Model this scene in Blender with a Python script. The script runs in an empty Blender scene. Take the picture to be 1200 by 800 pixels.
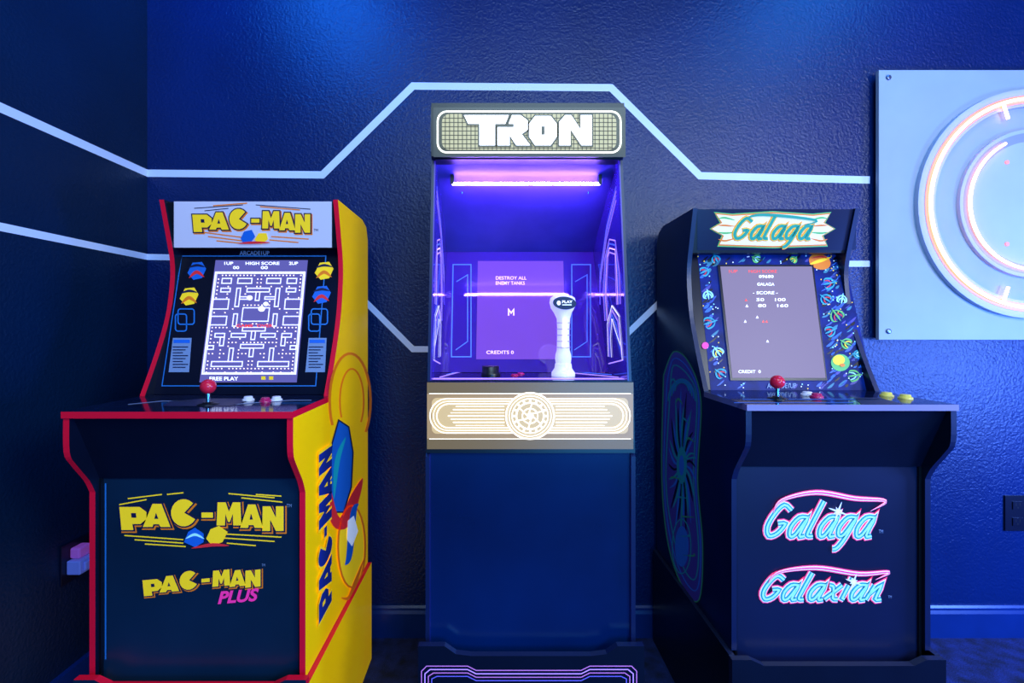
import bpy, math, random
from mathutils import Vector
from mathutils.geometry import tessellate_polygon
random.seed(7)
S=bpy.context.scene
F=533.333; CX=578.0; CY=384.0; H=1.10
CAM=Vector((0,0,H))
WALL=1.63; LEFT=-1.239
try:
    S.view_settings.view_transform='Standard'; S.view_settings.look='None'
except Exception: pass

# ---------------------------------------------------------------- materials
def lin(c):
    return tuple(((x/255)/12.92 if x/255<=.04045 else ((x/255+.055)/1.055)**2.4) for x in c)
def M(name,col,rough=.5,em=0,emcol=None,noise=0,nscale=8,bump=0,bscale=60,spec=.5,metal=0,coat=0,bdist=.003):
    m=bpy.data.materials.new(name); m.use_nodes=True
    nt=m.node_tree; b=nt.nodes['Principled BSDF']
    c=lin(col)+(1,)
    b.inputs['Base Color'].default_value=c; b.inputs['Roughness'].default_value=rough
    b.inputs['Specular IOR Level'].default_value=spec; b.inputs['Metallic'].default_value=metal
    if coat: b.inputs['Coat Weight'].default_value=coat; b.inputs['Coat Roughness'].default_value=.05
    if em:
        b.inputs['Emission Color'].default_value=lin(emcol or col)+(1,)
        b.inputs['Emission Strength'].default_value=em
    tc=None
    if noise or bump: tc=nt.nodes.new('ShaderNodeTexCoord')
    if noise:
        n=nt.nodes.new('ShaderNodeTexNoise'); n.inputs['Scale'].default_value=nscale; n.inputs['Detail'].default_value=4
        nt.links.new(tc.outputs['Object'],n.inputs['Vector'])
        r=nt.nodes.new('ShaderNodeValToRGB')
        r.color_ramp.elements[0].position=.3; r.color_ramp.elements[1].position=.7
        r.color_ramp.elements[0].color=tuple(x*(1-noise) for x in c[:3])+(1,)
        r.color_ramp.elements[1].color=tuple(min(1,x*(1+noise)) for x in c[:3])+(1,)
        nt.links.new(n.outputs['Fac'],r.inputs['Fac']); nt.links.new(r.outputs['Color'],b.inputs['Base Color'])
    if bump:
        n=nt.nodes.new('ShaderNodeTexNoise'); n.inputs['Scale'].default_value=bscale; n.inputs['Detail'].default_value=3
        nt.links.new(tc.outputs['Object'],n.inputs['Vector'])
        bp=nt.nodes.new('ShaderNodeBump'); bp.inputs['Strength'].default_value=bump; bp.inputs['Distance'].default_value=bdist
        nt.links.new(n.outputs['Fac'],bp.inputs['Height']); nt.links.new(bp.outputs['Normal'],b.inputs['Normal'])
    return m
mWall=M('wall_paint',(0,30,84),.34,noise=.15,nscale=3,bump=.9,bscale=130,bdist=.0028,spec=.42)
mWallL=M('shaded_wall_paint',(0,28,58),.4,noise=.15,nscale=3,bump=.8,bscale=130,bdist=.0025,spec=.35)  # wall paint dimmed: the left wall's shade is put into its colour
mCeil=M('ceiling_paint',(30,40,70),.8,bump=.2)
mCarpet=M('carpet_pile',(18,32,84),.95,noise=.7,nscale=22,bump=1,bscale=220)
mBase=M('baseboard_paint',(8,44,110),.3,noise=.1)
mStripe=M('stripe_paint',(200,210,238),.5,em=.12,noise=.04)  # slight emission added so the painted stripes look brighter
mBlack=M('black_laminate',(5,14,34),.3,noise=.15)
mBlackS=M('black_satin',(5,8,16),.35,noise=.1)
mPanel=M('front_laminate',(9,36,60),.34,noise=.25,nscale=3)
mPanelG=M('front_laminate_navy',(10,20,56),.38,noise=.2,nscale=3)
mPanelT=M('front_laminate_blue',(0,26,72),.2,noise=.4,nscale=2,spec=.7)
mGloss=M('glossy_deck',(16,24,54),.1,noise=.3,nscale=20,spec=1)
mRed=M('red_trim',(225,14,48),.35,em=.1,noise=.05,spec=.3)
mDarkTrim=M('dark_trim',(28,34,60),.35,noise=.05)
mNavyTrim=M('navy_trim',(14,26,66),.35,noise=.05)
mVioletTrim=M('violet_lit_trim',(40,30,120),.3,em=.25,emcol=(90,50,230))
mLitTrim=M('lit_edge_trim',(140,128,172),.35,noise=.05)  # light on the dark deck edge, painted in as pale mauve
mYellow=M('yellow_print',(255,200,0),.4,em=.25,emcol=(255,190,0),noise=.04,spec=.3)  # slight emission stands in for light falling on the yellow boards
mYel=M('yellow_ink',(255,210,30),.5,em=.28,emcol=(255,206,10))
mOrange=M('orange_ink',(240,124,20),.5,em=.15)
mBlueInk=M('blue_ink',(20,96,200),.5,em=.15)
mBlueLine=M('blue_line_and_highlight',(30,110,190),.5,em=.1)
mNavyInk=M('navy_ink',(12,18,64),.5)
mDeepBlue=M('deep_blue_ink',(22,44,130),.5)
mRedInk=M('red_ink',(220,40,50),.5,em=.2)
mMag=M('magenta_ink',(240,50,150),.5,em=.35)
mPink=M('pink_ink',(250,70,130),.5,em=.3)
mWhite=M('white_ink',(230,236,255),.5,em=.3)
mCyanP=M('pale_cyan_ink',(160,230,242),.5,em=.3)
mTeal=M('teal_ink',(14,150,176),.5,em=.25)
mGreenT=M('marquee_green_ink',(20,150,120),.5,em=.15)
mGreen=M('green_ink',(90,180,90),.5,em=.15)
mGrey=M('grey_ink',(120,140,180),.5,em=.1)
mMarqW=M('lit_marquee_acrylic',(180,184,210),.3,em=.28,emcol=(196,200,235))
mMarqG=M('lit_marquee_dark',(8,14,50),.3)
mCream=M('lit_marquee_cream',(216,216,190),.3,em=.45,emcol=(240,238,196))
mScrP=M('screen_lavender',(20,20,60),.12,em=.85,emcol=(104,104,190),spec=.25)
mScrG=M('screen_mauve',(40,36,50),.3,em=.85,emcol=(156,148,194),spec=.05)
mScrT=M('screen_violet',(40,20,90),.05,em=.75,emcol=(138,88,232),spec=1)
mMaze=M('maze_glow',(220,220,255),.4,em=.95,emcol=(226,214,250))
mDot=M('pellet_glow',(255,220,200),.4,em=1.1,emcol=(255,226,205))
mTxO=M('screen_text_orange',(220,50,50),.4,em=.9,emcol=(236,60,50))
mTxW=M('screen_text_white',(240,240,255),.4,em=1.1)
mTxP=M('screen_text_pink',(240,190,240),.4,em=.9,emcol=(246,200,244))
mBall=M('joystick_red',(225,30,60),.2,em=.05)
mChrome=M('chrome_metal',(200,205,220),.15,metal=1,noise=.05)
mBtnW=M('button_white',(235,225,235),.25)
mBtnY=M('button_yellow',(235,210,90),.25)
mBtnR=M('button_red',(190,30,90),.25)
mGoldBg=M('lit_gold_panel',(120,100,70),.35,em=.55,emcol=(190,152,100))
mGoldC=M('lit_gold_core',(150,130,90),.35,em=.7,emcol=(226,192,134))
mGoldDark=M('gold_panel_shade',(90,76,46),.35,em=.4,emcol=(150,120,76))
mGlow=M('lit_cream_line',(255,250,220),.4,em=1.5,emcol=(255,246,220))
mOlive=M('marquee_olive',(50,48,32),.35,em=.25,emcol=(104,98,60))
mOliveD=M('marquee_border',(24,26,26),.3,em=.1,emcol=(90,90,60))
mMarqT=M('lit_marquee_warm',(120,114,80),.35,em=.7,emcol=(206,198,150))
mTronW=M('lit_letter_white',(255,255,255),.4,em=2.4,emcol=(255,255,255))
mTube=M('violet_lamp',(235,220,255),.3,em=230,emcol=(146,104,255))
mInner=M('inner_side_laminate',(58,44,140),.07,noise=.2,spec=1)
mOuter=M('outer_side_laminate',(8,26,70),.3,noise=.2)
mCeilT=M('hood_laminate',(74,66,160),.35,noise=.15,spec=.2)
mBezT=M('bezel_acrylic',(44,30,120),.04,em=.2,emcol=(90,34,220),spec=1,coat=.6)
mLineV=M('violet_line',(150,120,255),.4,em=1.1,emcol=(176,140,255))
mLineB=M('blue_glow_line',(80,120,255),.4,em=.6,emcol=(70,120,240))
mLineM=M('mauve_riser_line',(200,120,200),.4,em=.4)
mLineG=M('violet_riser_line',(110,100,220),.4,em=.3)
mStick=M('lit_handle',(206,206,255),.15,em=.7,emcol=(206,206,255),noise=.15,nscale=40)
mStick2=M('lit_handle_dim',(150,130,240),.25,em=.45,emcol=(140,120,255))
mStickC=M('lit_handle_core',(255,255,255),.25,em=1.6,emcol=(240,235,255))
mBoard=M('sign_board_paint',(164,170,182),.45,noise=.04,spec=.3)
mDisc=M('sign_disc_paint',(184,186,200),.4,noise=.04,spec=.3)
mGroove=M('sign_groove',(150,150,176),.5,noise=.04)
mNeon=M('neon_coral',(255,210,190),.3,em=4.0,emcol=(255,184,146))
mNeonG=M('neon_housing',(245,150,130),.4,em=.5,emcol=(255,120,86))
mScrew=M('screw_steel',(120,130,160),.3,metal=.8,noise=.05)
mPlug=M('adapter_plastic',(130,140,215),.4,em=.1,emcol=(110,110,220))
mPlugP=M('adapter_led_violet',(170,100,190),.4,em=.2,emcol=(180,80,180))
mPlate=M('outlet_plastic',(6,12,34),.35,noise=.05)
mSlot=M('outlet_slot',(2,3,8),.6)
mArtBlue=M('bezel_night_blue',(4,22,86),.4,em=.3,emcol=(10,46,155),noise=.7,nscale=26,spec=.12)  # emission added to brighten the printed bezel, which is no lamp
mArtD=M('bezel_black',(4,9,32),.3,noise=.2,spec=.3)
mSideT=M('side_teal_ink',(18,118,150),.45,em=.12)  # side inks glow a little: light on the board put into their colour
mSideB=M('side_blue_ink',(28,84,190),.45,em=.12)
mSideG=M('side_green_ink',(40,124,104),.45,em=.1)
mSideV=M('side_violet_ink',(56,50,150),.45,em=.08)

# ---------------------------------------------------------------- geometry
def XW(px,d): return (px-CX)*d/F
def ZW(py,d): return H-(py-CY)*d/F
class Plane:
    """a real surface, located by a point and a normal; at() gives the surface point surveyed from the photo"""
    def __init__(s,p,n):
        s.p=Vector(p); s.n=Vector(n).normalized()
        if s.n.dot(CAM-s.p)<0: s.n=-s.n
    def at(s,px,py,layer=0):
        r=Vector(((px-CX)/F,1,-(py-CY)/F))
        t=(s.p-CAM).dot(s.n)/r.dot(s.n)
        return CAM+r*t+s.n*(layer*.0007)
def yz(d0,z0,d1,z1): return Plane((0,d0,z0),(0,-(z1-z0),(d1-d0)))
def front(d): return Plane((0,d,0),(0,-1,0))
def side(x): return Plane((x,0,0),(1,0,0))
def flat(z): return Plane((0,0,z),(0,0,1))
_tc={}
def textmesh(s,bold,shear):
    k=(s,bold,shear)
    if k in _tc: return _tc[k]
    c=bpy.data.curves.new('t','FONT'); c.body=s; c.size=1; c.offset=bold; c.shear=shear; c.resolution_u=4
    c.fill_mode='BOTH'; c.dimensions='2D'
    o=bpy.data.objects.new('t',c); S.collection.objects.link(o)
    dg=bpy.context.evaluated_depsgraph_get()
    me=bpy.data.meshes.new_from_object(o.evaluated_get(dg))
    r=([tuple(v.co) for v in me.vertices],[tuple(p.vertices) for p in me.polygons])
    bpy.data.objects.remove(o); bpy.data.curves.remove(c); bpy.data.meshes.remove(me)
    _tc[k]=r; return r
class MB:
    def __init__(s): s.v=[];s.f=[];s.m=[];s.sm=[];s.mats=[]
    def mi(s,m):
        if m not in s.mats: s.mats.append(m)
        return s.mats.index(m)
    def face(s,pts,m,smooth=False):
        b=len(s.v); s.v+= [tuple(p) for p in pts]; s.f.append(tuple(range(b,b+len(pts)))); s.m.append(s.mi(m)); s.sm.append(smooth)
    def mesh(s,vs,fs,m,smooth=False):
        b=len(s.v); s.v+=[tuple(p) for p in vs]; i=s.mi(m)
        for f in fs: s.f.append(tuple(b+k for k in f)); s.m.append(i); s.sm.append(smooth)
    def poly(s,pts,m):
        pts=[Vector(p) for p in pts]
        s.mesh(pts,[tuple(t) for t in tessellate_polygon([pts])],m)
    def box(s,x0,x1,y0,y1,z0,z1,m,top=None,frontm=None,edge=None):
        v=[(x,y,z) for z in (z0,z1) for y in (y0,y1) for x in (x0,x1)]
        fs=[((0,1,3,2),m),((4,6,7,5),top or m),((0,4,5,1),frontm or edge or m),((2,3,7,6),m),((0,2,6,4),edge or m),((1,5,7,3),edge or m)]
        b=len(s.v); s.v+=v
        for f,mm in fs: s.f.append(tuple(b+k for k in f)); s.m.append(s.mi(mm)); s.sm.append(False)
    def extr(s,prof,x0,x1,cap,edge,cap2=None):
        n=len(prof); a=[Vector((x0,p[0],p[1])) for p in prof]; c=[Vector((x1,p[0],p[1])) for p in prof]
        t=[tuple(q) for q in tessellate_polygon([a])]
        s.mesh(a,t,cap); s.mesh(c,[q[::-1] for q in t],cap2 or cap)
        s.mesh(a+c,[(i,(i+1)%n,n+(i+1)%n,n+i) for i in range(n)],edge)
    def slab(s,x0,x1,d0,z0,d1,z1,th,m):
        s.extr([(d0,z0),(d1,z1),(d1+th,z1),(d0+th,z0)],x0,x1,m,m)
    def lathe(s,c,prof,m,seg=20,axis='z'):
        vs=[];fs=[]
        for r,h in prof:
            for i in range(seg):
                a=2*math.pi*i/seg; u,w=r*math.cos(a),r*math.sin(a)
                if axis=='z': vs.append((c[0]+u,c[1]+w,c[2]+h))
                elif axis=='y': vs.append((c[0]+u,c[1]-h,c[2]+w))
                else: vs.append((c[0]+h,c[1]+u,c[2]+w))
        for j in range(len(prof)-1):
            for i in range(seg):
                k=(i+1)%seg; fs.append((j*seg+i,j*seg+k,(j+1)*seg+k,(j+1)*seg+i))
        s.mesh(vs,fs,m,True)
        s.mesh(vs[-seg:],[tuple(range(seg))],m); s.mesh(vs[:seg],[tuple(range(seg))],m)
    def ball(s,c,r,m,seg=20):
        pr=[(max(1e-5,r*math.sin(math.pi*j/12)),-r*math.cos(math.pi*j/12)) for j in range(13)]
        s.lathe(c,pr,m,seg)
    def tube(s,pts,r,m,closed=False,seg=8):
        pts=[Vector(p) for p in pts]; n=len(pts); vs=[];fs=[]
        for i,p in enumerate(pts):
            a=pts[(i-1)%n] if (closed or i>0) else p; b=pts[(i+1)%n] if (closed or i<n-1) else p
            t=(b-a).normalized(); u=t.cross(Vector((0,1,0)))
            if u.length<.1: u=t.cross(Vector((0,0,1)))
            u.normalize(); w=t.cross(u)
            for k in range(seg):
                an=2*math.pi*k/seg; vs.append(p+u*r*math.cos(an)+w*r*math.sin(an))
        for i in range(n if closed else n-1):
            j=(i+1)%n
            for k in range(seg):
                l=(k+1)%seg; fs.append((i*seg+k,i*seg+l,j*seg+l,j*seg+k))
        s.mesh(vs,fs,m,True)
        if not closed: s.face(vs[:seg],m); s.face(vs[-seg:],m)
    # printed artwork on a surface
    def dp(s,pl,pts,m,l=1): s.poly([pl.at(x,y,l) for x,y in pts],m)
    def rect(s,pl,x0,y0,x1,y1,m,l=1): s.face([pl.at(x0,y0,l),pl.at(x1,y0,l),pl.at(x1,y1,l),pl.at(x0,y1,l)],m)
    def ell(s,pl,cx,cy,rx,ry,m,l=1,n=24,rot=0):
        c,d=math.cos(rot),math.sin(rot)
        s.face([pl.at(cx+rx*math.cos(a)*c-ry*math.sin(a)*d,cy+rx*math.cos(a)*d+ry*math.sin(a)*c,l) for a in [2*math.pi*i/n for i in range(n)]],m)
    def stroke(s,pl,pts,w,m,l=1,closed=False):
        n=len(pts); L=[];R=[]
        for i,(x,y) in enumerate(pts):
            a=pts[(i-1)%n] if (closed or i>0) else (x,y); b=pts[(i+1)%n] if (closed or i<n-1) else (x,y)
            def nrm(p,q):
                dx,dy=q[0]-p[0],q[1]-p[1]; k=math.hypot(dx,dy)
                return None if k<1e-6 else (-dy/k,dx/k)
            n1=nrm(a,(x,y)); n2=nrm((x,y),b); n1=n1 or n2; n2=n2 or n1
            mx,my=n1[0]+n2[0],n1[1]+n2[1]; k=math.hypot(mx,my) or 1; mx/=k;my/=k
            q=max(.4,mx*n1[0]+my*n1[1]); h=w/2/q
            L.append((x+mx*h,y+my*h)); R.append((x-mx*h,y-my*h))
        for i in range(n if closed else n-1):
            j=(i+1)%n
            s.face([pl.at(*L[i],l),pl.at(*L[j],l),pl.at(*R[j],l),pl.at(*R[i],l)],m)
    def arc(s,pl,cx,cy,rx,ry,a0,a1,w,m,l=1,n=24):
        s.stroke(pl,[(cx+rx*math.cos(math.radians(a0+(a1-a0)*i/n)),cy+ry*math.sin(math.radians(a0+(a1-a0)*i/n))) for i in range(n+1)],w,m,l)
    def swoosh(s,pl,pts,w,m,l=1):
        """tapering brush stroke through pts"""
        p=smooth(pts,6); n=len(p)
        for i in range(n-1):
            def off(k):
                a=p[max(0,k-1)];b=p[min(n-1,k+1)];dx,dy=b[0]-a[0],b[1]-a[1];q=math.hypot(dx,dy) or 1
                h=w/2*math.sin(math.pi*(k+.3)/(n-.4)); return -dy/q*h,dx/q*h
            o1=off(i);o2=off(i+1)
            s.face([pl.at(p[i][0]+o1[0],p[i][1]+o1[1],l),pl.at(p[i+1][0]+o2[0],p[i+1][1]+o2[1],l),pl.at(p[i+1][0]-o2[0],p[i+1][1]-o2[1],l),pl.at(p[i][0]-o1[0],p[i][1]-o1[1],l)],m)
    def text(s,pl,t,bx,m,l=1,bold=0,shear=0,skew=0,extra=0):
        v0,_=textmesh(t,bold,shear); vs,fs=textmesh(t,bold+extra,shear)
        xa=min(v[0] for v in v0);xb=max(v[0] for v in v0);ya=min(v[1] for v in v0);yb=max(v[1] for v in v0)
        x0,y0,x1,y1=bx
        o=[]
        for v in vs:
            u=(v[0]-xa)/(xb-xa); w=(v[1]-ya)/(yb-ya)
            o.append(pl.at(x0+u*(x1-x0),y1-w*(y1-y0)+skew*u,l))
        s.mesh(o,fs,m)
WL={}
def fin(mb,name,parent=None,label=None,cat=None,kind=None,group=None,bevel=0,base=False):
    lo=[min(v[i] for v in mb.v) for i in range(3)]; hi=[max(v[i] for v in mb.v) for i in range(3)]
    c=Vector([(lo[i]+hi[i])/2 for i in range(3)])
    if base: c.z=lo[2]
    me=bpy.data.meshes.new(name); me.from_pydata([tuple(Vector(v)-c) for v in mb.v],[],mb.f)
    for m in mb.mats: me.materials.append(m)
    for p,i,sm in zip(me.polygons,mb.m,mb.sm): p.material_index=i; p.use_smooth=sm
    me.update()
    o=bpy.data.objects.new(name,me); S.collection.objects.link(o)
    if parent: o.parent=parent; o.location=c-WL[parent.name]
    else: o.location=c
    WL[o.name]=c
    if label:o['label']=label
    if cat:o['category']=cat
    if kind:o['kind']=kind
    if group:o['group']=group
    if bevel:
        b=o.modifiers.new('bevel','BEVEL'); b.width=bevel; b.segments=2; b.limit_method='ANGLE'
    return o
def empty(name,loc,label,cat,group=None):
    e=bpy.data.objects.new(name,None); e.empty_display_size=.1; e.location=loc; S.collection.objects.link(e)
    WL[e.name]=Vector(loc); e['label']=label; e['category']=cat
    if group:e['group']=group
    return e
def smooth(pts,k=5):
    out=[];n=len(pts)
    for i in range(n-1):
        p0=pts[max(0,i-1)];p1=pts[i];p2=pts[i+1];p3=pts[min(n-1,i+2)]
        for j in range(k):
            t=j/k
            out.append(tuple(.5*((2*p1[a])+(-p0[a]+p2[a])*t+(2*p0[a]-5*p1[a]+4*p2[a]-p3[a])*t*t+(-p0[a]+3*p1[a]-3*p2[a]+p3[a])*t**3) for a in (0,1)))
    out.append(tuple(pts[-1])); return out
def rrect(x0,y0,x1,y1,r,n=5):
    o=[]
    for cx,cy,a in ((x1-r,y0+r,-90),(x1-r,y1-r,0),(x0+r,y1-r,90),(x0+r,y0+r,180)):
        for i in range(n+1):
            b=math.radians(a+90*i/n); o.append((cx+r*math.cos(b),cy+r*math.sin(b)))
    return o

# ---------------------------------------------------------------- room shell
RX=2.75; FRONTY=-1.6; CZ=2.75
def room(name,args,mat):
    b=MB(); b.box(*args,mat); fin(b,name,kind='structure')
room('wall_back',(LEFT-.1,RX+.1,WALL,WALL+.1,0,CZ),mWall)
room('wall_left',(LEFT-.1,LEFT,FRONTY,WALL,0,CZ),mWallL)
room('wall_right',(RX,RX+.1,FRONTY,WALL,0,CZ),mWall)
room('floor',(LEFT-.1,RX+.1,FRONTY,WALL+.1,-.1,0),mCarpet)
room('ceiling',(LEFT-.1,RX+.1,FRONTY,WALL+.1,CZ,CZ+.1),mCeil)
b=MB(); b.extr([(WALL,0),(WALL-.016,0),(WALL-.016,.085),(WALL-.011,.095),(WALL-.011,.103),(WALL-.006,.11),(WALL,.11)],LEFT+.016,RX,mBase,mBase); fin(b,'baseboard_back',kind='structure')
b=MB(); b.box(LEFT,LEFT+.016,FRONTY,WALL,0,.11,mBase); fin(b,'baseboard_left',kind='structure')
wp=front(WALL)
cxr=CX+LEFT*F/WALL
def stripe(name,pts,y0,w=8.5):
    b=MB(); b.stroke(wp,pts,w,mStripe,2)
    z=ZW(y0,WALL); h=w/2*WALL/F
    b.face([(LEFT+.0015,WALL-.001,z-h),(LEFT+.0015,WALL-.001,z+h),(LEFT+.0015,FRONTY+.1,z+h),(LEFT+.0015,FRONTY+.1,z-h)],mStripe)
    fin(b,name,kind='structure')
stripe('trim_1',[(cxr,203),(378,205),(484,101),(716,103),(820,206),(1019,211)],203)
stripe('trim_2',[(cxr,301),(380,305),(484,409),(716,409),(820,309),(1019,309)],301,7)

# ---------------------------------------------------------------- logo helpers
def letter(kind,x0,y0,x1,y1):
    if kind=='P': p=[(0,0),(.75,0),(1,.22),(1,.52),(.78,.74),(.48,.74),(.52,1),(.08,1)]; h=[(.44,.26),(.62,.26),(.64,.46),(.46,.46)]
    elif kind=='A': p=[(.32,0),(.7,0),(1.08,1),(.66,1),(.6,.88),(.36,.88),(.32,1),(-.08,1)]; h=[(.48,.38),(.58,.64),(.41,.64)]
    elif kind=='C': p=[(.5+.54*math.cos(math.radians(a)),.5+.54*math.sin(math.radians(a))) for a in range(28,334,18)]+[(.52,.5)]; h=None
    elif kind=='-': p=[(0,0),(1,0),(1,1),(0,1)]; h=None
    elif kind=='M': p=[(-.02,1),(.02,0),(.36,0),(.5,.4),(.66,0),(.98,0),(1.02,1),(.68,1),(.66,.5),(.54,.85),(.46,.85),(.35,.5),(.33,1)]; h=None
    elif kind=='N': p=[(0,1),(.02,0),(.38,0),(.64,.46),(.64,0),(1,0),(1,1),(.64,1),(.37,.54),(.37,1)]; h=None
    f=lambda q:[(x0+a*(x1-x0),y0+c*(y1-y0)) for a,c in q]
    return f(p),(f(h) if h else None)
def maze_logo(b,pl,x0,y0,x1,y1,fill,out,ow,shadow=None,rot=0.0,l=1):
    """arched chunky wordmark in unit space 0..1"""
    L=[('P',0,.2,.165,.95),('A',.155,.1,.30,.85),('C',.32,-.02,.465,.8),('-',.5,.38,.57,.55),('M',.595,.05,.74,.8),('A',.745,.12,.865,.88),('N',.87,.18,1,.98)]
    w=x1-x0;h=y1-y0
    for k,a,c,d,e in L:
        p,q=letter(k,x0+a*w,y0+c*h,x0+d*w,y0+e*h)
        r=lambda P:[(x,y+rot*(x-x0)) for x,y in P]
        p=r(p); q=r(q) if q else None
        if shadow: b.stroke(pl,[(x+ow*.6,y+ow*.8) for x,y in p],ow*1.9,shadow,l,True)
        b.stroke(pl,p,ow*1.7,out,l+1,True)
        b.dp(pl,p,fill,l+2)
        if q: b.dp(pl,q,out,l+3)
GL={'G':([[(.98,.2),(.55,.02),(.2,.3),(.02,.72),(.22,1),(.6,.92),(.85,.62),(.5,.62)]],1.15),
    'a':([[(.95,.42),(.45,.42),(.1,.72),(.18,1),(.5,.95),(.95,.42),(.72,.98),(1.05,1)]],.95),
    'l':([[(.85,-.1),(.2,.82),(.25,1),(.7,1)]],.6),
    'g':([[(.95,.42),(.45,.42),(.1,.72),(.18,.98),(.5,.95),(.95,.42),(.62,1.05),(.3,1.38),(.05,1.42)]],.95),
    'x':([[(.15,.42),(.45,.5),(.6,.95),(.95,1)],[(1.0,.42),(.05,1)]],.95),
    'i':([[(.6,.42),(.25,.95),(.55,1)],[(.8,.12),(.72,.24)]],.55),
    'n':([[(.35,.42),(.02,1.02)],[(.15,.8),(.75,.42),(.62,.98),(1.0,1)]],1.0)}
def script_logo(b,pl,word,bx,w,cols,l=2,shear=.28):
    """flowing italic wordmark built from pen strokes: cols = [(material, extra width)...]"""
    x0,y0,x1,y1=bx; tot=sum(GL[c][1] for c in word)
    h=y1-y0; u=(x1-x0-h*shear*.5)/tot; x=x0; S_=[]
    for c in word:
        for s in GL[c][0]:
            q=[(x+px*u*GL[c][1]*.92+(1-py)*h*shear,y0+py*h) for px,py in s]
            S_.append(smooth(q,3) if len(q)>3 else q)
        x+=u*GL[c][1]
    for i,(m,e) in enumerate(cols):
        for s in S_: b.stroke(pl,s,max(.6,w+e),m,l+i)
def speed(b,pl,lines,m,w=1.6,l=1):
    for x0,y0,x1,y1 in lines: b.stroke(pl,[(x0,y0),(x1,y1)],w,m,l)
def joystick(parent,x,d,z,h=.03,r=.0165):
    b=MB()
    b.lathe((x,d,z),[(.022,0),(.022,.002),(.012,.004),(.010,.007)],mBlackS)
    b.lathe((x,d,z),[(.0045,.004),(.0045,h)],mChrome,12)
    b.ball((x,d,z+h+r*.7),r,mBall)
    return fin(b,'joystick',parent,'chrome shaft with a glossy red ball top',base=True)
def button(parent,x,d,z,m,r=.0125,lab=None,hh=1):
    b=MB()
    b.lathe((x,d,z),[(r*1.35,0),(r*1.35,.003*hh),(r*1.1,.005*hh),(r,.005*hh),(r,.009*hh),(r*.8,.0105*hh)],m,18)
    return fin(b,'button',parent,lab,base=True)

# ---------------------------------------------------------------- the two low cabinets
def low_cabinet(o,XL,XR,label,capL,capR,trim,deckedge,risertrim,marq,bezel,scr,panel,sideR=None,sideL=None,deckart=None,panelmat=None,riserside=None,zt=.318):
    e=empty('arcade_cabinet',((XL+XR)/2,1.26+o,0),label,'arcade machine','upright arcade machines along the wall')
    T=.013
    up=smooth([(1.155,.928),(1.205,1.03),(1.245,1.13),(1.262,1.22),(1.263,1.28),(1.25,1.34),(1.222,1.444)],5)
    lowp=smooth([(1.011,.735),(.997,.765),(.965,.81),(.95,.84),(.949,.912)],4)
    prof=[(1.513,.322),(1.011,.322)]+lowp+[(1.155,.912)]+up+[(1.45,1.444),(1.495,1.43),(1.513,1.39)]
    prof=[(a+o,c) for a,c in prof]
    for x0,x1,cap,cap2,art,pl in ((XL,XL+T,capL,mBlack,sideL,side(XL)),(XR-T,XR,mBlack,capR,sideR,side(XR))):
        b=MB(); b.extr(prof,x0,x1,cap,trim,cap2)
        if art: art(b,pl)
        fin(b,'side_panel',e,'side board with printed artwork and edge trim' if art else None)
    a,c=XL+T,XR-T
    b=MB()
    b.box(a,c,1.49+o,1.503+o,.33,1.43,mBlackS); b.box(a,c,1.236+o,1.49+o,1.43,1.442,mBlackS); b.box(a,c,1.04+o,1.49+o,.325,.337,mBlackS)
    fin(b,'cabinet_body',e)
    b=MB(); b.extr([(1.231+o,1.437),(1.262+o,1.322),(1.30+o,1.322),(1.28+o,1.43)],a,c,mBlackS,mBlackS)
    marq(b,yz(1.231+o,1.437,1.262+o,1.322)); fin(b,'marquee',e,'backlit header sign with printed wordmark')
    b=MB(); b.slab(a,c,1.30+o,1.325,1.185+o,.927,.012,mArtD)
    bp=yz(1.30+o,1.325,1.185+o,.927); bezel(b,bp)
    bz=fin(b,'screen_bezel',e,'printed bezel around the display')
    b=MB(); scr(b,bp); fin(b,'screen',bz,'lit display showing a vintage game')
    b=MB(); b.box(XL,XR,.944+o,1.155+o,.912,.926,mBlack,top=mGloss,edge=deckedge); b.box(a,c,1.155+o,1.19+o,.914,.926,mGloss)
    if deckart: deckart(b,flat(.926))
    dk=fin(b,'control_deck',e)
    b=MB(); b.slab(a,c,.958+o,.911,1.022+o,.762,.012,mBlack); fin(b,'deck_apron',e)
    b=MB(); b.box(a,c,1.026+o,1.04+o,.27,.762,panelmat)
    for xs in (a,c-.006): b.box(xs,xs+.006,1.020+o,1.026+o,.27,.762,mBlackS)
    panel(b,front(1.026+o)); fin(b,'front_panel',e,'dark front board with colourful printed wordmarks')
    w=.012; b=MB()
    for x0,x1 in ((XL-w,XL-w+T),(XR+w-T,XR+w)): b.box(x0,x1,1.0+o,1.515+o,0,.32,riserside or mBlackS,edge=riserside or mBlackS,frontm=risertrim,top=risertrim)
    dz=.014
    A,C=XL-w,XR+w
    top=[(A,zt),(A+.045,zt),(A+.075,zt-dz),(C-.075,zt-dz),(C-.045,zt),(C,zt)]
    pts=[(A,0)]+top+[(C,0)]
    fr=[Vector((x,.985+o,z)) for x,z in pts]; bk=[Vector((x,1.0+o,z)) for x,z in pts]
    b.poly(fr,mPanel if panelmat is mPanel else mBlack); b.poly(bk,mBlackS); n=len(pts)
    b.mesh(fr+bk,[(i,(i+1)%n,n+(i+1)%n,n+i) for i in range(n)],risertrim)
    fin(b,'riser_base',e,'riser plinth under the cabinet')
    return e,dk

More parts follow.
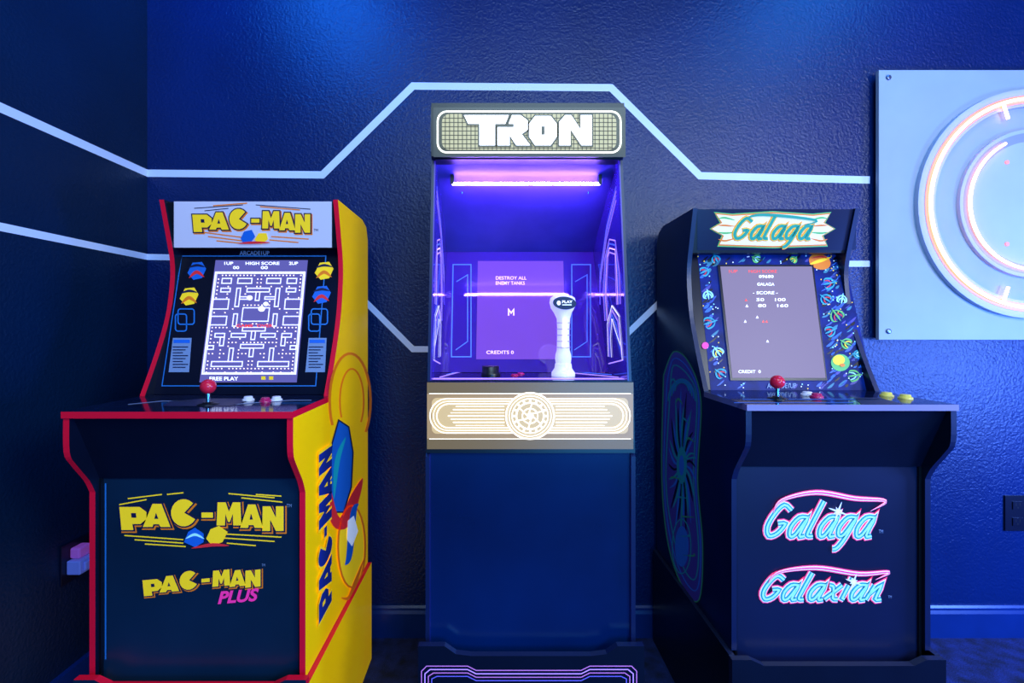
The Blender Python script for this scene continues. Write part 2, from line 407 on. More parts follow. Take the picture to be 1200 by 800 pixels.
# --- yellow cabinet artwork
def p_marq(b,pl):
    b.rect(pl,204,236,389,290,mMarqW,1)
    speed(b,pl,[(228,244,285,240),(300,240,364,245),(240,247,268,244)],mNavyInk,1.0,2)
    speed(b,pl,[(238,272,284,278),(244,277,284,282),(254,282,284,285),(318,277,362,280),(316,281,350,284),(250,241,290,238),(305,242,352,246)],mOrange,1.4,2)
    maze_logo(b,pl,226,246,364,273,mYel,mNavyInk,1.6,mOrange,0,2)
    b.dp(pl,[(283,279),(287,271),(296,269),(300,277),(294,285),(286,285)],mBlueInk,6); b.dp(pl,[(299,281),(304,273),(313,273),(315,280),(307,286)],mYel,6); b.swoosh(pl,[(280,285),(298,284),(318,284)],3,mRedInk,7)
    b.text(pl,'TM',(368,268,373,271),mNavyInk,3)
def p_bezel(b,pl):
    b.stroke(pl,[(213,300),(382,300),(370,452),(190,452)],1.2,mBlueLine,1,True)
    b.text(pl,'ARCADE1UP',(281,294,316,299),mGrey,2,.02)
    for cx,cy,m1,m2 in ((231,317,mBlueInk,mRedInk),(222,347,mYel,mOrange),(380,317,mYel,mOrange),(377,345,mBlueInk,mRedInk)):
        b.dp(pl,[(cx-11,cy+3),(cx-5,cy-9),(cx+6,cy-10),(cx+11,cy-2),(cx+6,cy+9),(cx-4,cy+11)],m1,2)
        b.swoosh(pl,[(cx-10,cy-3),(cx,cy-6),(cx+10,cy-4)],3,mNavyInk,3)
        b.swoosh(pl,[(cx-9,cy+9),(cx,cy+2),(cx+9,cy+8)],4,m2,3)
    for x in (206,362):
        b.stroke(pl,rrect(x+3,362,x+22,380,3),1.5,mBlueLine,2,True); b.stroke(pl,rrect(x,368,x+13,388,3),1.5,mBlueLine,2,True)
    for x0,x1 in ((201,225),(360,383)):
        s=-3 if x0<300 else -2
        b.dp(pl,[(x0+2,396),(x1,396),(x1+s,436),(x0+s,436)],mGrey,2)
        b.dp(pl,[(x0+3,398),(x1-2,398),(x1-2,402),(x0+3,402)],mBlueInk,3)
        for k in range(8): b.rect(pl,x0+2,406+k*3.4,x1-4-(k%3)*3,407.2+k*3.4,mNavyInk,3)
def p_screen(b,pl):
    c=[(253,305),(361,305),(348,448),(234,448)]
    def q(u,v):
        xl=c[0][0]+(c[3][0]-c[0][0])*v; xr=c[1][0]+(c[2][0]-c[1][0])*v
        return (xl+(xr-xl)*u,305+143*v)
    b.dp(pl,c,mScrP,2)
    def qs(pts,w,m,cl=True,l=3): b.stroke(pl,[q(*p) for p in pts],w,m,l,cl)
    def qr(u0,v0,u1,v1,w=1.3,m=mMaze): qs([(u0,v0),(u1,v0),(u1,v1),(u0,v1)],w,m)
    def tx(t,u0,v0,u1,v1,m):
        x0,y0=q(u0,v0);x1,y1=q(u1,v1);b.text(pl,t,(x0,y0,x1,y1),m,4,.02)
    tx('1UP',.1,.015,.2,.04,mTxW); tx('HIGH SCORE',.33,.015,.7,.04,mTxW); tx('00',.2,.05,.27,.075,mTxW); tx('00',.5,.05,.58,.075,mTxW); tx('2UP',.8,.015,.9,.04,mTxW)
    qr(.02,.1,.98,.93,1.8); qr(.035,.11,.965,.92,.8)
    R=[(.1,.15,.2,.19),(.27,.15,.42,.19),(.58,.15,.73,.19),(.8,.15,.9,.19),(.1,.23,.2,.26),(.8,.23,.9,.26),(.27,.23,.31,.38),(.69,.23,.73,.38),
       (.38,.23,.62,.26),(.48,.26,.52,.33),(.31,.3,.42,.32),(.58,.3,.69,.32),(.03,.32,.2,.4),(.8,.32,.97,.4),(.03,.46,.2,.53),(.8,.46,.97,.53),
       (.36,.39,.64,.5),(.27,.44,.31,.54),(.69,.44,.73,.54),(.38,.55,.62,.58),(.48,.58,.52,.65),(.1,.6,.2,.63),(.16,.63,.2,.7),(.27,.6,.42,.63),(.58,.6,.73,.63),(.8,.6,.9,.63),(.8,.63,.84,.7),
       (.38,.69,.62,.72),(.48,.72,.52,.79),(.04,.7,.1,.73),(.9,.7,.96,.73),(.1,.83,.42,.87),(.27,.72,.31,.83),(.58,.83,.9,.87),(.69,.72,.73,.83)]
    for r in R: qr(*r)
    for i in range(24):
        for j in range(27):
            u=.06+i*.0383; v=.125+j*.0305
            if any(r[0]-.02<u<r[2]+.02 and r[1]-.012<v<r[3]+.012 for r in R): continue
            if (i*7+j*3)%11 in (0,) : continue
            if not(i in(0,5,8,11,12,15,18,23,3,20) or j in(0,4,8,11,14,18,21,25)): continue
            x,y=q(u,v); b.rect(pl,x-.8,y-.7,x+.8,y+.7,mDot,3)
    tx('GAME  OVER',.31,.525,.7,.55,mTxO)
    for u,v,r in ((.42,.31,3.5),(.56,.4,4),(.6,.36,3)):
        x,y=q(u,v); b.ell(pl,x,y,r,r*.8,mTxW,5)
    tx('FREE PLAY',.1,.955,.4,.985,mTxW)
    x,y=q(.66,.965); b.rect(pl,x-3,y-2,x+2,y+2,mYel,4); b.rect(pl,x+6,y-2,x+11,y+2,mYel,4)
def p_panel(b,pl):
    b.stroke(pl,[(124,566),(124,772)],1.6,mBlueLine,1)  # edge highlight painted as a light blue line on the left
    maze_logo(b,pl,141,586,333,622,mYel,mNavyInk,2.1,mOrange,0,2)
    speed(b,pl,[(150,584,190,579),(140,591,172,585),(196,579,215,577),(268,578,322,583),(283,583,331,588),(300,579,330,581)],mYel,1.4)
    speed(b,pl,[(146,627,215,632),(158,632,215,636),(170,637,218,640),(262,630,322,634),(266,636,300,639),(258,625,330,629)],mYel,1.4)
    b.dp(pl,[(217,634),(222,622),(230,617),(240,624),(240,634),(230,640)],mBlueInk,6); b.swoosh(pl,[(219,630),(230,625),(241,630)],3,mCyanP,7)
    b.dp(pl,[(243,630),(248,619),(258,615),(268,622),(262,634),(250,638)],mYel,6); b.swoosh(pl,[(226,641),(250,637),(270,638)],4,mRedInk,7)
    b.text(pl,'TM',(336,590,342,594),mGrey,2)
    maze_logo(b,pl,168,674,306,699,mYel,mNavyInk,1.6,mOrange,-.09,2)
    b.text(pl,'PLUS',(256,692,304,707),mMag,4,.035,.25,-4)
    b.text(pl,'TM',(307,660,311,663),mGrey,2)
def p_side(b,pl):
    # plain generic flowing shapes in the colours of the print
    b.arc(pl,410,470,24,56,150,400,3,mOrange,1); b.arc(pl,412,470,14,38,150,400,2,mOrange,1)
    b.dp(pl,[(385,560),(388,520),(396,492),(408,500),(413,530),(411,570),(402,600),(388,600)],mBlueInk,2)
    b.stroke(pl,[(385,560),(388,520),(396,492),(408,500),(413,530),(411,570),(402,600),(388,600)],1.6,mNavyInk,3,True)
    b.swoosh(pl,[(390,585),(394,540),(404,512)],6,mTeal,4)
    b.swoosh(pl,[(383,560),(390,605),(402,612),(416,580),(424,560)],14,mRedInk,4)
    b.ell(pl,411,640,16,48,mYel,3,24); b.arc(pl,411,640,16,48,0,360,2.2,mOrange,4)
    b.swoosh(pl,[(403,662),(408,650),(413,600),(419,590)],8,mBlueInk,5)
    b.dp(pl,[(406,610),(413,604),(418,622),(411,640),(405,632)],mWhite,6)
    b.swoosh(pl,[(398,700),(408,700),(416,680),(425,655)],5,mOrange,5)
    # wordmark running up the board, laid out on the panel itself: reading direction is upward
    X=pl.p.x+.0045; z0,z1=.40,.80; d0,d1=1.075,1.16
    class Up:
        def at(s,px,py,l=0): return Vector((X+l*.0005, d0+(py)*(d1-d0), z0+px*(z1-z0)))
    up=Up()
    for k,a,c in (('P',0,.15),('A',.15,.30),('C',.31,.45),('-',.47,.53),('M',.55,.71),('A',.71,.86),('N',.87,1)):
        p,q=letter(k,a,.0 if k!='-' else .4,c,1 if k!='-' else .6)
        b.stroke(up,p,.03,mYel,1,True); b.dp(up,p,mDeepBlue,2)
        if q: b.dp(up,q,mYel,3)
def p_deck(b,pl):
    b.dp(pl,[(200,470),(240,467),(300,467),(270,476),(190,476)],mNavyInk,1)
    b.stroke(pl,[(150,474),(190,470),(225,470)],.7,mGrey,1); b.stroke(pl,[(275,474),(340,469),(365,469)],.7,mGrey,1)
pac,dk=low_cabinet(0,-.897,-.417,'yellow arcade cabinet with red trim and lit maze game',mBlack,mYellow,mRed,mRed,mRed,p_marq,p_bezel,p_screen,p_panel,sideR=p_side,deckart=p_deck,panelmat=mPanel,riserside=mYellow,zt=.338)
joystick(dk,XW(244,1.03),1.03,.926)
for px,d,m in ((291,1.09,mBtnW),(311,1.07,mBtnR),(324,1.09,mBtnW)): button(dk,XW(px,d),d,.926,m,.010)

# --- space shooter cabinet artwork
def g_marq(b,pl):
    b.rect(pl,817,245,1003,293,mMarqG,1)
    def star(g):
        return [(833-g,268),(845-g,261),(838-g,250-g),(858,252-g),(905,249-g),(952,252-g),(972+g,250-g),(965+g,261),(977+g,268),(963+g,276),(968+g,287+g),(905,289+g),(842-g,287+g),(847-g,276)]
    b.dp(pl,star(1.8),mGreen,2); b.dp(pl,star(.6),mOrange,3); b.dp(pl,star(-1),mCream,4)
    for s in (1,-1):
        for k in range(4):
            y=258+k*7; cx=905+s*44
            b.swoosh(pl,[(cx,y),(cx+s*12,y-3+k*2),(cx+s*20,y+k-2)],2.2,(mGreen,mOrange)[k%2],5)
    script_logo(b,pl,'Galaga',(858,255,952,279),3.6,[(mOrange,2.6),(mYel,1.4),(mGreenT,0)],6)
    b.swoosh(pl,[(866,263),(880,253),(905,252),(955,258),(938,264)],3.5,mGreenT,9)
def g_bezel(b,pl):
    b.dp(pl,[(817,297),(988,297),(1024,459),(833,459)],mArtBlue,1)
    def free(x,y): return not(836+15*(y-311)/133<x<955+17*(y-311)/133 and 309<y<447)
    k=0
    while k<420:
        v=random.random(); x=817+16*v+random.random()*(170+18*v); y=299+157*v
        if not free(x,y): continue
        k+=1
        if k<310:
            L=random.uniform(4,13)
            if free(x+L,y-L*.8) and x+L<986+34*(y-299)/158 and y-L*.8>298: b.swoosh(pl,[(x,y),(x+L*.5,y-L*.3),(x+L,y-L*.8)],random.uniform(1.5,4),random.choice([mBlueInk,mSideB,mArtD,mSideT,mArtD,mSideV]),2)
        else: b.ell(pl,x,y,.8,.8,random.choice([mWhite,mCyanP,mYel]),3,6)
    b.ell(pl,960,307,13,9,mOrange,4,24,.3); b.swoosh(pl,[(948,310),(960,306),(973,302)],4,mYel,5); b.swoosh(pl,[(950,303),(962,301),(970,304)],2,mRedInk,5)
    b.ell(pl,984,425,11,10,mGreen,4); b.ell(pl,982,422,7,6,mYel,5); b.ell(pl,986,428,3,2,mOrange,6)
    b.ell(pl,826,405,4,4,mMag,4)
    for cx,cy,s in ((972,332,9),(966,350,8),(979,369,10),(973,388,8),(990,402,8),(829,345,7),(832,378,9),(840,412,8),(843,437,8),(826,318,7),(885,303,6),(838,303,6),(1001,440,9),(986,350,7),(1003,415,6),(930,304,5)):
        m1=random.choice([mGreen,mTeal,mCyanP,mTeal]); m2=random.choice([mYel,mRedInk,mCyanP])
        r0=random.random()*3
        for sg in (1,-1):
            P=lambda u,w:(cx+math.cos(r0)*u*s-math.sin(r0)*w*s*sg, cy+(math.sin(r0)*u*s+math.cos(r0)*w*s*sg)*.9)
            b.swoosh(pl,[P(-.7,0),P(-.2,.6),P(.5,.75),P(.8,.3)],2.0,m1,4); b.swoosh(pl,[P(-.2,0),P(.2,.4),P(.7,.5)],1.4,m2,5)
        b.swoosh(pl,[P(-1,0),P(0,0),P(1,0)],2.2,m1,5)
    b.text(pl,'ARCADE1UP',(898,449,932,455),mGrey,6,.02)
def g_screen(b,pl):
    b.dp(pl,[(840,311),(952,311),(968,446),(855,446)],mArtD,7); b.dp(pl,[(843,313),(950,313),(966,443),(857,443)],mScrG,8)
    T=lambda t,bx,m:b.text(pl,t,bx,m,9,.01)
    T('1UP',(853,317,863,320.5),mTxO); T('HIGH SCORE',(876,317,909,320.5),mTxO); T('09680',(888,323,905,326.5),mTxW)
    T('GALAGA',(886,332,906,335.5),mTxW); T('- SCORE -',(881,342,910,345.5),mTxW)
    T('50    100',(885,350,919,353.5),mTxW); T('80    160',(887,357,922,360.5),mTxW)
    for x,y in ((873,352),(874,359),(872,377),(893,377),(897,377),(886,372),(898,400)):
        b.dp(pl,[(x-1.6,y+1.6),(x,y-1.6),(x+1.6,y+1.6)],mTxO if x%2 else mTxW,9)
    T('CREDIT  0',(864,434,890,437.5),mTxW)
def g_panel(b,pl):
    C=[(mPink,4.6),(mWhite,2.2),(mTeal,0),(mCyanP,-3.0)]
    for t,bx,sw in (('Galaga',(895,590,1026,627),[(905,600),(915,585),(955,576),(1000,583),(1036,586),(1018,598)]),('Galaxian',(891,673,1037,701),[(899,682),(912,669),(955,664),(1005,671),(1040,669),(1024,678)])):
        script_logo(b,pl,t,bx,5.4,C,2)
        b.swoosh(pl,sw,7,mPink,6); b.swoosh(pl,sw,4.4,mWhite,7); b.swoosh(pl,sw,1.8,mMag,8)
    for cx,cy,s in ((980,598,12),(998,680,10)):
        for a in range(0,180,45):
            r=math.radians(a+20); k=s if a%90==0 else s*.5
            b.swoosh(pl,[(cx-k*math.cos(r),cy-k*math.sin(r)),(cx,cy),(cx+k*math.cos(r),cy+k*math.sin(r))],2.4,mWhite,9)
    b.text(pl,'TM',(1029,620,1034,624),mGrey,3); b.text(pl,'TM',(1040,697,1044,700),mGrey,3)
def g_side(b,pl):
    outl=[(x,y) for x,y in smooth([(778,440),(790,412),(808,425),(822,470),(818,560),(824,640),(820,702),(802,690),(784,640),(776,560),(778,440)],5)]
    b.dp(pl,outl[:-1],mSideV,1)
    for k,m in ((0,mSideG),(4,mSideB),(8,mSideT)):
        b.stroke(pl,[(x,y) for x,y in smooth([(778+k,440+k*2),(790,412+k*2),(808,425+k*2),(822-k*.6,470),(818-k*.6,560),(824-k*.6,640),(820-k*.6,702-k*3),(802,690-k*3),(784+k*.6,640-k*2),(776+k*.6,560),(778+k,440+k*2)],5)],1.3,m,2)
    for i in range(30):
        a=math.radians(i*12+5)
        b.swoosh(pl,[(800,545),(800+9*math.cos(a),545+40*math.sin(a)),(800+16*math.cos(a+.15),545+(70+20*(i%2))*math.sin(a+.15))],2.4,(mSideB,mSideT,mArtD)[i%3],3)
    b.ell(pl,800,545,6,22,mSideT,4); b.ell(pl,800,545,3,12,mSideB,5)
    for k in range(5): b.arc(pl,800,470-k*3,16-k*2,26-k*4,180,360,1.2,(mSideT,mSideB)[k%2],4)
    b.ell(pl,800,640,8,24,mSideB,4); b.arc(pl,800,640,11,32,0,360,1.2,mSideT,5)
    for k in range(10): b.swoosh(pl,[(786+(k%5)*7,450+k*22),(790+(k%5)*6,444+k*23),(794+(k%4)*7,452+k*22)],2,(mSideT,mSideG)[k%2],4)
def g_deck(b,pl):
    b.stroke(pl,[(860,472),(1000,472)],.8,mBlueInk,1); b.stroke(pl,[(870,468),(1030,468)],.8,mBlueInk,1)
    b.dp(pl,[(1000,466),(1030,466),(1060,474),(1010,474)],mNavyInk,1)
gal,dk=low_cabinet(.087,.575,1.055,'dark navy arcade cabinet with starry bezel and lit screen',mOuter,mBlack,mNavyTrim,mLitTrim,mDarkTrim,g_marq,g_bezel,g_screen,g_panel,sideL=g_side,deckart=g_deck,panelmat=mPanelG)
joystick(dk,XW(911,1.115),1.115,.926)
for px,d,m in ((946,1.17,mBtnW),(957,1.14,mBtnR),(1039,1.16,mBtnY),(1061,1.12,mBtnY)): button(dk,XW(px,d),d,.926,m,.011)

# ---------------------------------------------------------------- tall lit cabinet
XL,XR=-.158,.332; T=.010
e=empty('arcade_cabinet',((XL+XR)/2,1.3,0),'tall blue arcade cabinet with glowing gold sign and violet hood','arcade machine','upright arcade machines along the wall')
prof=[(1.6,.325),(1.062,.325),(1.062,.80),(1.078,.812),(1.092,.972),(1.168,1.53),(1.15,1.545),(1.152,1.66),(1.16,1.668),(1.56,1.668),(1.6,1.62)]
def inner(b,x):
    def ln(pts,w,m,l=1):
        n=len(pts); s=1 if x<0 else -1
        for i in range(n-1):
            (a,c),(d,f)=pts[i],pts[i+1]; dx,dy=d-a,f-c; k=math.hypot(dx,dy) or 1; nx,ny=-dy/k*w/2,dx/k*w/2
            X=x+s*.0008*l
            b.face([(X,a+nx,c+ny),(X,d+nx,f+ny),(X,d-nx,f-ny),(X,a-nx,c-ny)],m)
    for k in range(4):
        o=k*.012; m=(mLineV,mLineB,mTxP,mLineV)[k]
        ln([(1.15+o,1.16),(1.16+o,1.24),(1.20,1.33-o),(1.26,1.345-o),(1.31-o,1.30),(1.33-o,1.2),(1.31-o,1.12)],.0035,m)
        ln([(1.19,1.47-o),(1.29,1.39-o),(1.37,1.27-o),(1.37,1.17)],.003,(mLineB,mLineV,mLineB,mLineV)[k])
        ln([(1.13+o*.5,1.02+o),(1.16+o,1.13-o),(1.23,1.16-o),(1.28-o,1.11-o),(1.27-o,1.02)],.004,(mTxW,mLineV,mLineB,mTxW)[k],2)
    ln([(1.13,1.02),(1.27,1.0)],.003,mLineV)
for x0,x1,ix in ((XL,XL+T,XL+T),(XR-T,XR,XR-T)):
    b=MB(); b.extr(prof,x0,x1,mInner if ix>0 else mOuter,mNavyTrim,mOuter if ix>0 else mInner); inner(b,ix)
    xe=ix-.0035 if ix<0 else ix
    b.face([(xe,1.0913,.974),(xe+.0035,1.0913,.974),(xe+.0035,1.1670,1.528),(xe,1.1670,1.528)],mVioletTrim)
    fin(b,'side_panel',e,'side board with glowing line art inside the hood')
a,c=XL+T,XR-T
b=MB(); b.box(a,c,1.58,1.592,.33,1.65,mBlackS); b.box(a,c,1.2,1.58,1.65,1.662,mBlackS); b.box(a,c,1.09,1.58,.33,.342,mBlackS)
fin(b,'cabinet_body',e)
b=MB(); b.box(XL+.002,XR-.002,1.146,1.16,1.532,1.666,mBlackS); b.box(a,c,1.16,1.19,1.534,1.662,mBlackS)
pl=front(1.146)
b.rect(pl,508,126,733,184,mOliveD,1)
b.dp(pl,rrect(511,129,730,181,12),mOlive,2)
b.stroke(pl,rrect(513,131,727,179,11),2.0,mGlow,3,True)
b.dp(pl,rrect(518,134,722,176,9),mMarqT,3)
x=522
while x<721: b.stroke(pl,[(x,134),(x,176)],1.0,mOlive,4); x+=5
y=139
while y<175: b.stroke(pl,[(518,y),(722,y)],1.0,mOlive,4); y+=5
TL=[([(544,136),(596,136),(592,146),(580,146),(580,171),(562,171),(562,146),(549,146)],None),
    ([(583,171),(583,150),(602,150),(602,146),(596,146),(600,136),(610,136),(618,142),(618,153),(611,158),(621,171),(605,171),(597,159),(597,171)],None),
    ([(620,146),(627,137),(645,137),(652,146),(652,161),(645,171),(627,171),(620,161)],[(634,149),(638,149),(638,159),(634,159)]),
    ([(655,171),(655,144),(662,136),(669,136),(680,153),(680,136),(693,136),(693,171),(681,171),(668,152),(668,171)],None)]
for p,h in TL: b.stroke(pl,p,4,mOlive,5,True)
for p,h in TL:
    b.dp(pl,p,mTronW,7)
    if h: b.dp(pl,h,mOlive,8)
b.text(pl,'TM',(712,172,716,174),mOlive,5)
fin(b,'marquee',e,'backlit gold header sign with white lettering')
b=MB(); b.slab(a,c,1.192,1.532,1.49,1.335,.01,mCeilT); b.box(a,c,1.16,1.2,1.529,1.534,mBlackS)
for s in (XW(541,1.26),XW(690,1.26)): b.lathe((s,1.27,1.478),[(.004,0),(.003,-.004)],mChrome,10)
fin(b,'hood_ceiling',e)
b=MB(); x0,x1=XW(530,1.22),XW(703,1.22); b.tube([(x0,1.222,1.487),(x1,1.222,1.487)],.0036,mTube,seg=10)
for xx in (x0,x1): b.box(xx-.005,xx+.005,1.216,1.228,1.484,1.51,mBlackS)
fin(b,'lamp_tube',e,'glowing violet light tube')
Bt=(1.47,1.345); Bb=(1.28,.975)
b=MB(); b.slab(a,c,Bt[0],Bt[1],Bb[0],Bb[1],.01,mBezT); pl=yz(*Bt,*Bb)
for x0,x1,s in ((531,552,1),(670,692,-1)):
    b.stroke(pl,[(x0,310),(x1,310),(x1,418),(x0-2 if s>0 else x0,418)],1.0,mLineB,1,True)
    b.stroke(pl,[(x0+4,330),(x1-4,322),(x1-4,400),(x0+3,410)],.8,mLineB,1)
bz=fin(b,'screen_bezel',e)
b=MB(); b.dp(pl,[(560,306),(660,306),(663,421),(558,421)],mScrT,2)
for t,bx in (('DESTROY ALL',(581,324,617,328)),('ENEMY TANKS',(581,330,615,334)),('CREDITS 0',(570,411,602,415))): b.text(pl,t,bx,mTxP,3,.01)
b.stroke(pl,[(596,370),(596,363),(599,367),(602,363),(602,370)],1.6,mTxP,3)
fin(b,'screen',bz,'violet display with pale pixel text')
b=MB(); b.box(a,c,1.09,1.30,.955,.974,mBlack,top=mGloss)
pl=flat(.974)
for k in range(3): b.stroke(pl,[(515+k*8,442-k*3),(545,434-k),(640,434-k),(725-k*8,442-k*3)],.7,(mLineV,mLineB,mLineM)[k],1)
b.dp(pl,[(505,444.5),(740,444.5),(738,443),(507,443)],mLineV,1)
dk=fin(b,'control_deck',e)
b=MB(); b.lathe((XW(575,1.22),1.22,.974),[(.026,0),(.026,.006),(.023,.008),(.023,.022),(.021,.024)],mBlackS,24); fin(b,'spinner_knob',dk,'black ribbed rotary knob',base=True)
for px,d in ((610,1.24),(603,1.2)): button(dk,XW(px,d),d,.974,mBtnR,.008,None,.45)
# flight stick
sx,sd=XW(660,1.20),1.20
b=MB()
b.lathe((sx,sd,.974),[(.031,0),(.031,.008),(.027,.014),(.023,.020),(.0215,.032)],mStick,24)
sec=[(0,0,.03,.0195,.018),(0,0,.045,.0215,.021),(0,0,.055,.0205,.021),(0,0,.068,.0170,.019),(0,.0,.10,.0160,.019),(0,-.002,.125,.0160,.02),(0,-.003,.15,.0175,.022),(-.002,-.006,.165,.023,.027),(-.003,-.008,.178,.031,.032),(-.003,-.009,.192,.0345,.034),(-.003,-.008,.204,.032,.03),(-.003,-.006,.21,.024,.022)]
vs=[];fs=[];N=24
for ox,oy,oz,rx,ry in sec: vs+=[(sx+ox+rx*math.cos(2*math.pi*i/N),sd+oy+ry*math.sin(2*math.pi*i/N),.974+oz) for i in range(N)]
for j in range(len(sec)-1):
    for i in range(N):
        k=(i+1)%N; fs.append((j*N+i,j*N+k,(j+1)*N+k,(j+1)*N+i))
fs.append(tuple(range(len(vs)-N,len(vs)))); b.mesh(vs,fs,mStick,True)
for k in range(5): b.tube([(sx+.018*math.cos(t),sd-.002+.021*math.sin(t),.974+.075+k*.016) for t in [i*2*math.pi/20 for i in range(20)]],.0010,mStick2,True,5)
b.box(sx-.005,sx+.005,sd-.032,sd-.018,1.05,1.122,mStickC)
pl=front(sd-.045)
ex=CX+(sx-.003)*F/(sd-.045); ey=CY-(1.163-H)*F/(sd-.045)
vs=[]
for l in (0,-8): vs+=[pl.at(ex+13.5*math.cos(t)-1.2*math.sin(t),ey+7.5*math.sin(t)+1.5*math.cos(t),l) for t in [i*2*math.pi/32 for i in range(32)]]
b.mesh(vs,[tuple(range(32))]+[(i,(i+1)%32,32+(i+1)%32,32+i) for i in range(32)],mNavyInk)
b.ell(pl,ex-7,ey,2.2,2.6,mTxW,1); b.text(pl,'PLAY',(ex-3,ey-3,ex+9,ey+.2),mTxW,1,.02); b.rect(pl,ex-3,ey+1.8,ex+8,ey+2.6,mTxW,1)
fin(b,'joystick_handle',dk,'translucent glowing flight stick with dark oval label',base=True)
# gold apron
b=MB(); b.extr([(1.074,.972),(1.086,.972),(1.09,.955),(1.074,.81),(1.062,.808)],XL+.001,XR-.001,mBlackS,mBlackS)
pl=yz(1.074,.972,1.062,.808)
b.rect(pl,500.5,448,742,526,mGoldBg,1)
b.rect(pl,500.5,448,742,461,mGoldDark,2); b.rect(pl,500.5,514,742,526,mGoldDark,2)
for y0 in (461,514): b.stroke(pl,[(503,y0),(739,y0)],.7,mGlow,3)
b.dp(pl,rrect(506,466,736,508,6),mGoldC,2)
for k in range(3):
    r=20-k*3.0; b.stroke(pl,rrect(504+k*4,487-r,738-k*4,487+r,r*.98),1.2 if k%2==0 else .7,mGlow,4,True)
for s in (-1,1):
    for k in range(7): b.stroke(pl,[(621+s*30,476+k*3.7),(621+s*(96-abs(k-3)*3),476+k*3.7)],1.1 if k%2 else .6,mGlow,4)
b.ell(pl,621,487,29,28,mGoldC,5,40)
for r,w in ((28,1.8),(24.5,.9),(21,1.0),(16,1.6),(9,1.2)): b.arc(pl,621,487,r,r*.96,0,360,w,mGlow,6,40)
for k in range(16):
    t=math.radians(k*22.5); b.stroke(pl,[(621+17*math.cos(t),487+16*math.sin(t)),(621+21*math.cos(t),487+20*math.sin(t))],2,mGlow,6)
for k in range(6):
    t=math.radians(k*60+15); b.stroke(pl,[(621+4*math.cos(t),487+4*math.sin(t)),(621+16*math.cos(t+.4),487+15*math.sin(t+.4))],1.2,mGlow,6)
b.ell(pl,621,487,4,4,mGlow,7,16)
fin(b,'lit_apron',e,'glowing gold strip with round emblem')
b=MB(); b.box(a,c,1.07,1.084,.30,.806,mPanelT); fin(b,'front_panel',e)
b=MB(); A,C=XL-.012,XR+.01
for x0,x1 in ((A,A+T),(C-T,C)): b.box(x0,x1,1.045,1.6,0,.323,mBlackS)
zt=ZW(757,1.03); dz=.022
pts=[(A,0),(A,zt),(A+.06,zt),(A+.085,zt-dz*.8),(A+.12,zt-dz),(C-.12,zt-dz),(C-.085,zt-dz*.8),(C-.06,zt),(C,zt),(C,0)]
fr=[Vector((x,1.03,z)) for x,z in pts]; bk=[Vector((x,1.045,z)) for x,z in pts]; n=len(pts)
b.poly(fr,mBlack); b.poly(bk,mBlackS); b.mesh(fr+bk,[(i,(i+1)%n,n+(i+1)%n,n+i) for i in range(n)],mNavyTrim)
pl=front(1.03)
for k,m in ((0,mLineM),(1,mLineV),(2,mLineM),(3,mLineG)):
    b.stroke(pl,[(494+k*4,840),(494+k*4,786+k*3),(500+k*4,780+k*4),(548,780+k*4),(558,785+k*4),(681,785+k*4),(691,780+k*4),(740-k*4,780+k*4),(746-k*4,786+k*3),(746-k*4,840)],1.1,m,1)
fin(b,'riser_base',e,'riser plinth with neon line print')

# ---------------------------------------------------------------- neon wall sign
sd=1.598; scx,scz=XW(1204,sd),ZW(240,sd)
e=empty('neon_wall_sign',(scx,WALL-.02,ZW(398,sd)),'square pale board with coral neon rings on the wall','neon sign')
x0=XW(1030,sd); x1=2*scx-x0
b=MB(); b.box(x0,x1,sd,sd+.014,ZW(398,sd),ZW(82,sd),mBoard); fin(b,'backing_board',e,bevel=.001)
for px,py in ((1041,91),(1041,388),(1367,91),(1367,388)):
    b=MB(); b.lathe((XW(px,sd),sd,ZW(py,sd)),[(.009,-.03),(.009,.003),(.007,.005),(.003,.005)],mScrew,18,axis='y'); fin(b,'standoff_screw',e,'steel cap screw')
k=sd/F
b=MB()
def disc(b,r0,r1,d0,d1,m,seg=72):
    p=[(r1*k,d0),(r1*k,d1),(r0*k,d1),(r0*k,d0)]; vs=[];fs=[]
    for r,h in p:
        for i in range(seg):
            t=2*math.pi*i/seg; vs.append((scx+r*math.cos(t),sd-h,scz+r*math.sin(t)))
    for j in range(3):
        for i in range(seg): q=(i+1)%seg; fs.append((j*seg+i,j*seg+q,(j+1)*seg+q,(j+1)*seg+i))
    b.mesh(vs,fs,m)
disc(b,113,133,0,.016,mDisc); disc(b,86,113,0,.008,mBoard); fin(b,'outer_ring_plate',e)
b=MB(); disc(b,.01,86,0,.02,mDisc); disc(b,72,82,.02,.0203,mGroove); fin(b,'inner_disc_plate',e)
def npts(r,a0,a1,h,n=64): return [(scx+r*k*math.cos(math.radians(a0+(a1-a0)*i/n)),sd-h,scz+r*k*math.sin(math.radians(a0+(a1-a0)*i/n))) for i in range(n+1)]
b=MB(); disc(b,116.5,125.5,.016,.0175,mNeonG); b.tube(npts(121,0,360,.024,96)[:-1],.0055,mNeon,True)
for sgn in (1,-1):
    t=math.radians(180-sgn*72); b.tube([(scx+r*k*math.cos(t),sd-.024,scz+r*k*math.sin(t)) for r in (121,102)],.0045,mNeon)
fin(b,'neon_tube',e,'coral neon ring')
b=MB(); b.tube(npts(77,118,300,.028,60),.005,mNeon); fin(b,'neon_tube',e,'coral neon open arc')
for t in (124,236):
    b=MB(); b.lathe((scx+57*k*math.cos(math.radians(t)),sd-.02,scz+57*k*math.sin(math.radians(t))),[(.007,0),(.007,.003)],mNeonG,14,axis='y')
    fin(b,'stud',e,'small red stud')
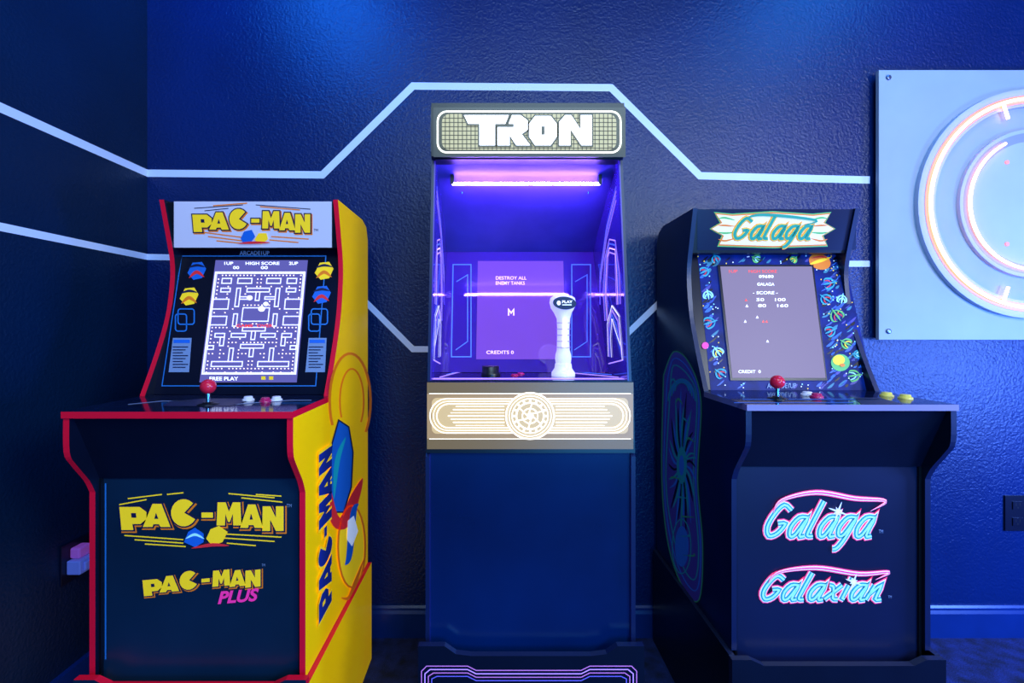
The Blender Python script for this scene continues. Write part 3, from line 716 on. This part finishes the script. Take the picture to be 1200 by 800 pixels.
# ---------------------------------------------------------------- outlet and adapter
d=WALL; b=MB(); b.box(XW(1176,d),XW(1203,d),d-.006,d,ZW(621,d),ZW(580,d),mPlate)
cx=XW(1189.5,d)
for zc in (ZW(591,d),ZW(610,d)):
    b.box(cx-.017,cx+.017,d-.009,d-.006,zc-.014,zc+.014,mPlate)
    for s in (-.007,.007): b.box(cx+s-.0012,cx+s+.0012,d-.0094,d-.009,zc-.003,zc+.008,mSlot)
    b.box(cx-.002,cx+.002,d-.0094,d-.009,zc-.010,zc-.006,mSlot)
fin(b,'power_outlet',None,'black plastic wall outlet with two sockets','outlet',bevel=.0008)
e=empty('plug_adapter',(LEFT,1.345,.37),'violet-lit white plug adapter in a wall outlet','plug adapter')
b=MB(); b.box(LEFT,LEFT+.005,1.30,1.39,.36,.475,mPlate); fin(b,'outlet_plate',e,'dark outlet plate',bevel=.001)
b=MB(); b.box(LEFT+.005,LEFT+.045,1.315,1.375,.385,.425,mPlug); b.box(LEFT+.045,LEFT+.052,1.325,1.365,.392,.418,mPlug); fin(b,'adapter_body',e,bevel=.004)
b=MB(); b.box(LEFT+.005,LEFT+.034,1.325,1.365,.427,.458,mPlugP); fin(b,'night_light',e,'glowing violet lens',bevel=.005)

# ---------------------------------------------------------------- light
def area(name,loc,tgt,size,power,col,sy=None):
    l=bpy.data.lights.new(name,'AREA'); l.energy=power; l.color=col; l.size=size
    if sy: l.shape='RECTANGLE'; l.size_y=sy
    o=bpy.data.objects.new(name,l); o.location=loc; S.collection.objects.link(o)
    o.rotation_euler=(Vector(tgt)-Vector(loc)).to_track_quat('-Z','Y').to_euler(); return o
area('key_light',(.3,-.5,2.6),(.1,1.4,.9),1.6,46,(.55,.8,1),1.0)  # unseen key light added to light the cabinet fronts
area('right_key_light',(2.1,-.9,2.0),(-.4,1.3,.8),.8,52,(.78,.87,1))  # unseen white light added from the right for the yellow side board
area('blue_wash',(-.75,1.05,2.68),(-.7,1.63,2.1),.35,15,(.01,.2,1))
area('blue_front_fill',(.9,-1.3,1.0),(.3,1.2,.6),1.0,44,(.04,.38,1))  # unseen blue fill added for cyan highlights on the fronts
area('blue_wall_wash',(1.5,1.05,2.7),(1.5,1.63,1.0),.5,13,(.02,.28,1))
area('violet_wash',(2.5,.6,.9),(1.4,1.63,.7),.5,60,(.1,.24,1))
w=bpy.data.worlds.new('world'); S.world=w; w.use_nodes=True
w.node_tree.nodes['Background'].inputs[0].default_value=(.04,.2,.75,1); w.node_tree.nodes['Background'].inputs[1].default_value=.7
# ---------------------------------------------------------------- camera
cd=bpy.data.cameras.new('camera'); cd.lens=16; cd.sensor_width=36; cd.shift_x=22/1200; cd.shift_y=-16/1200; cd.clip_start=.01
co=bpy.data.objects.new('camera',cd); co.location=CAM; co.rotation_euler=(math.pi/2,0,0); S.collection.objects.link(co); S.camera=co
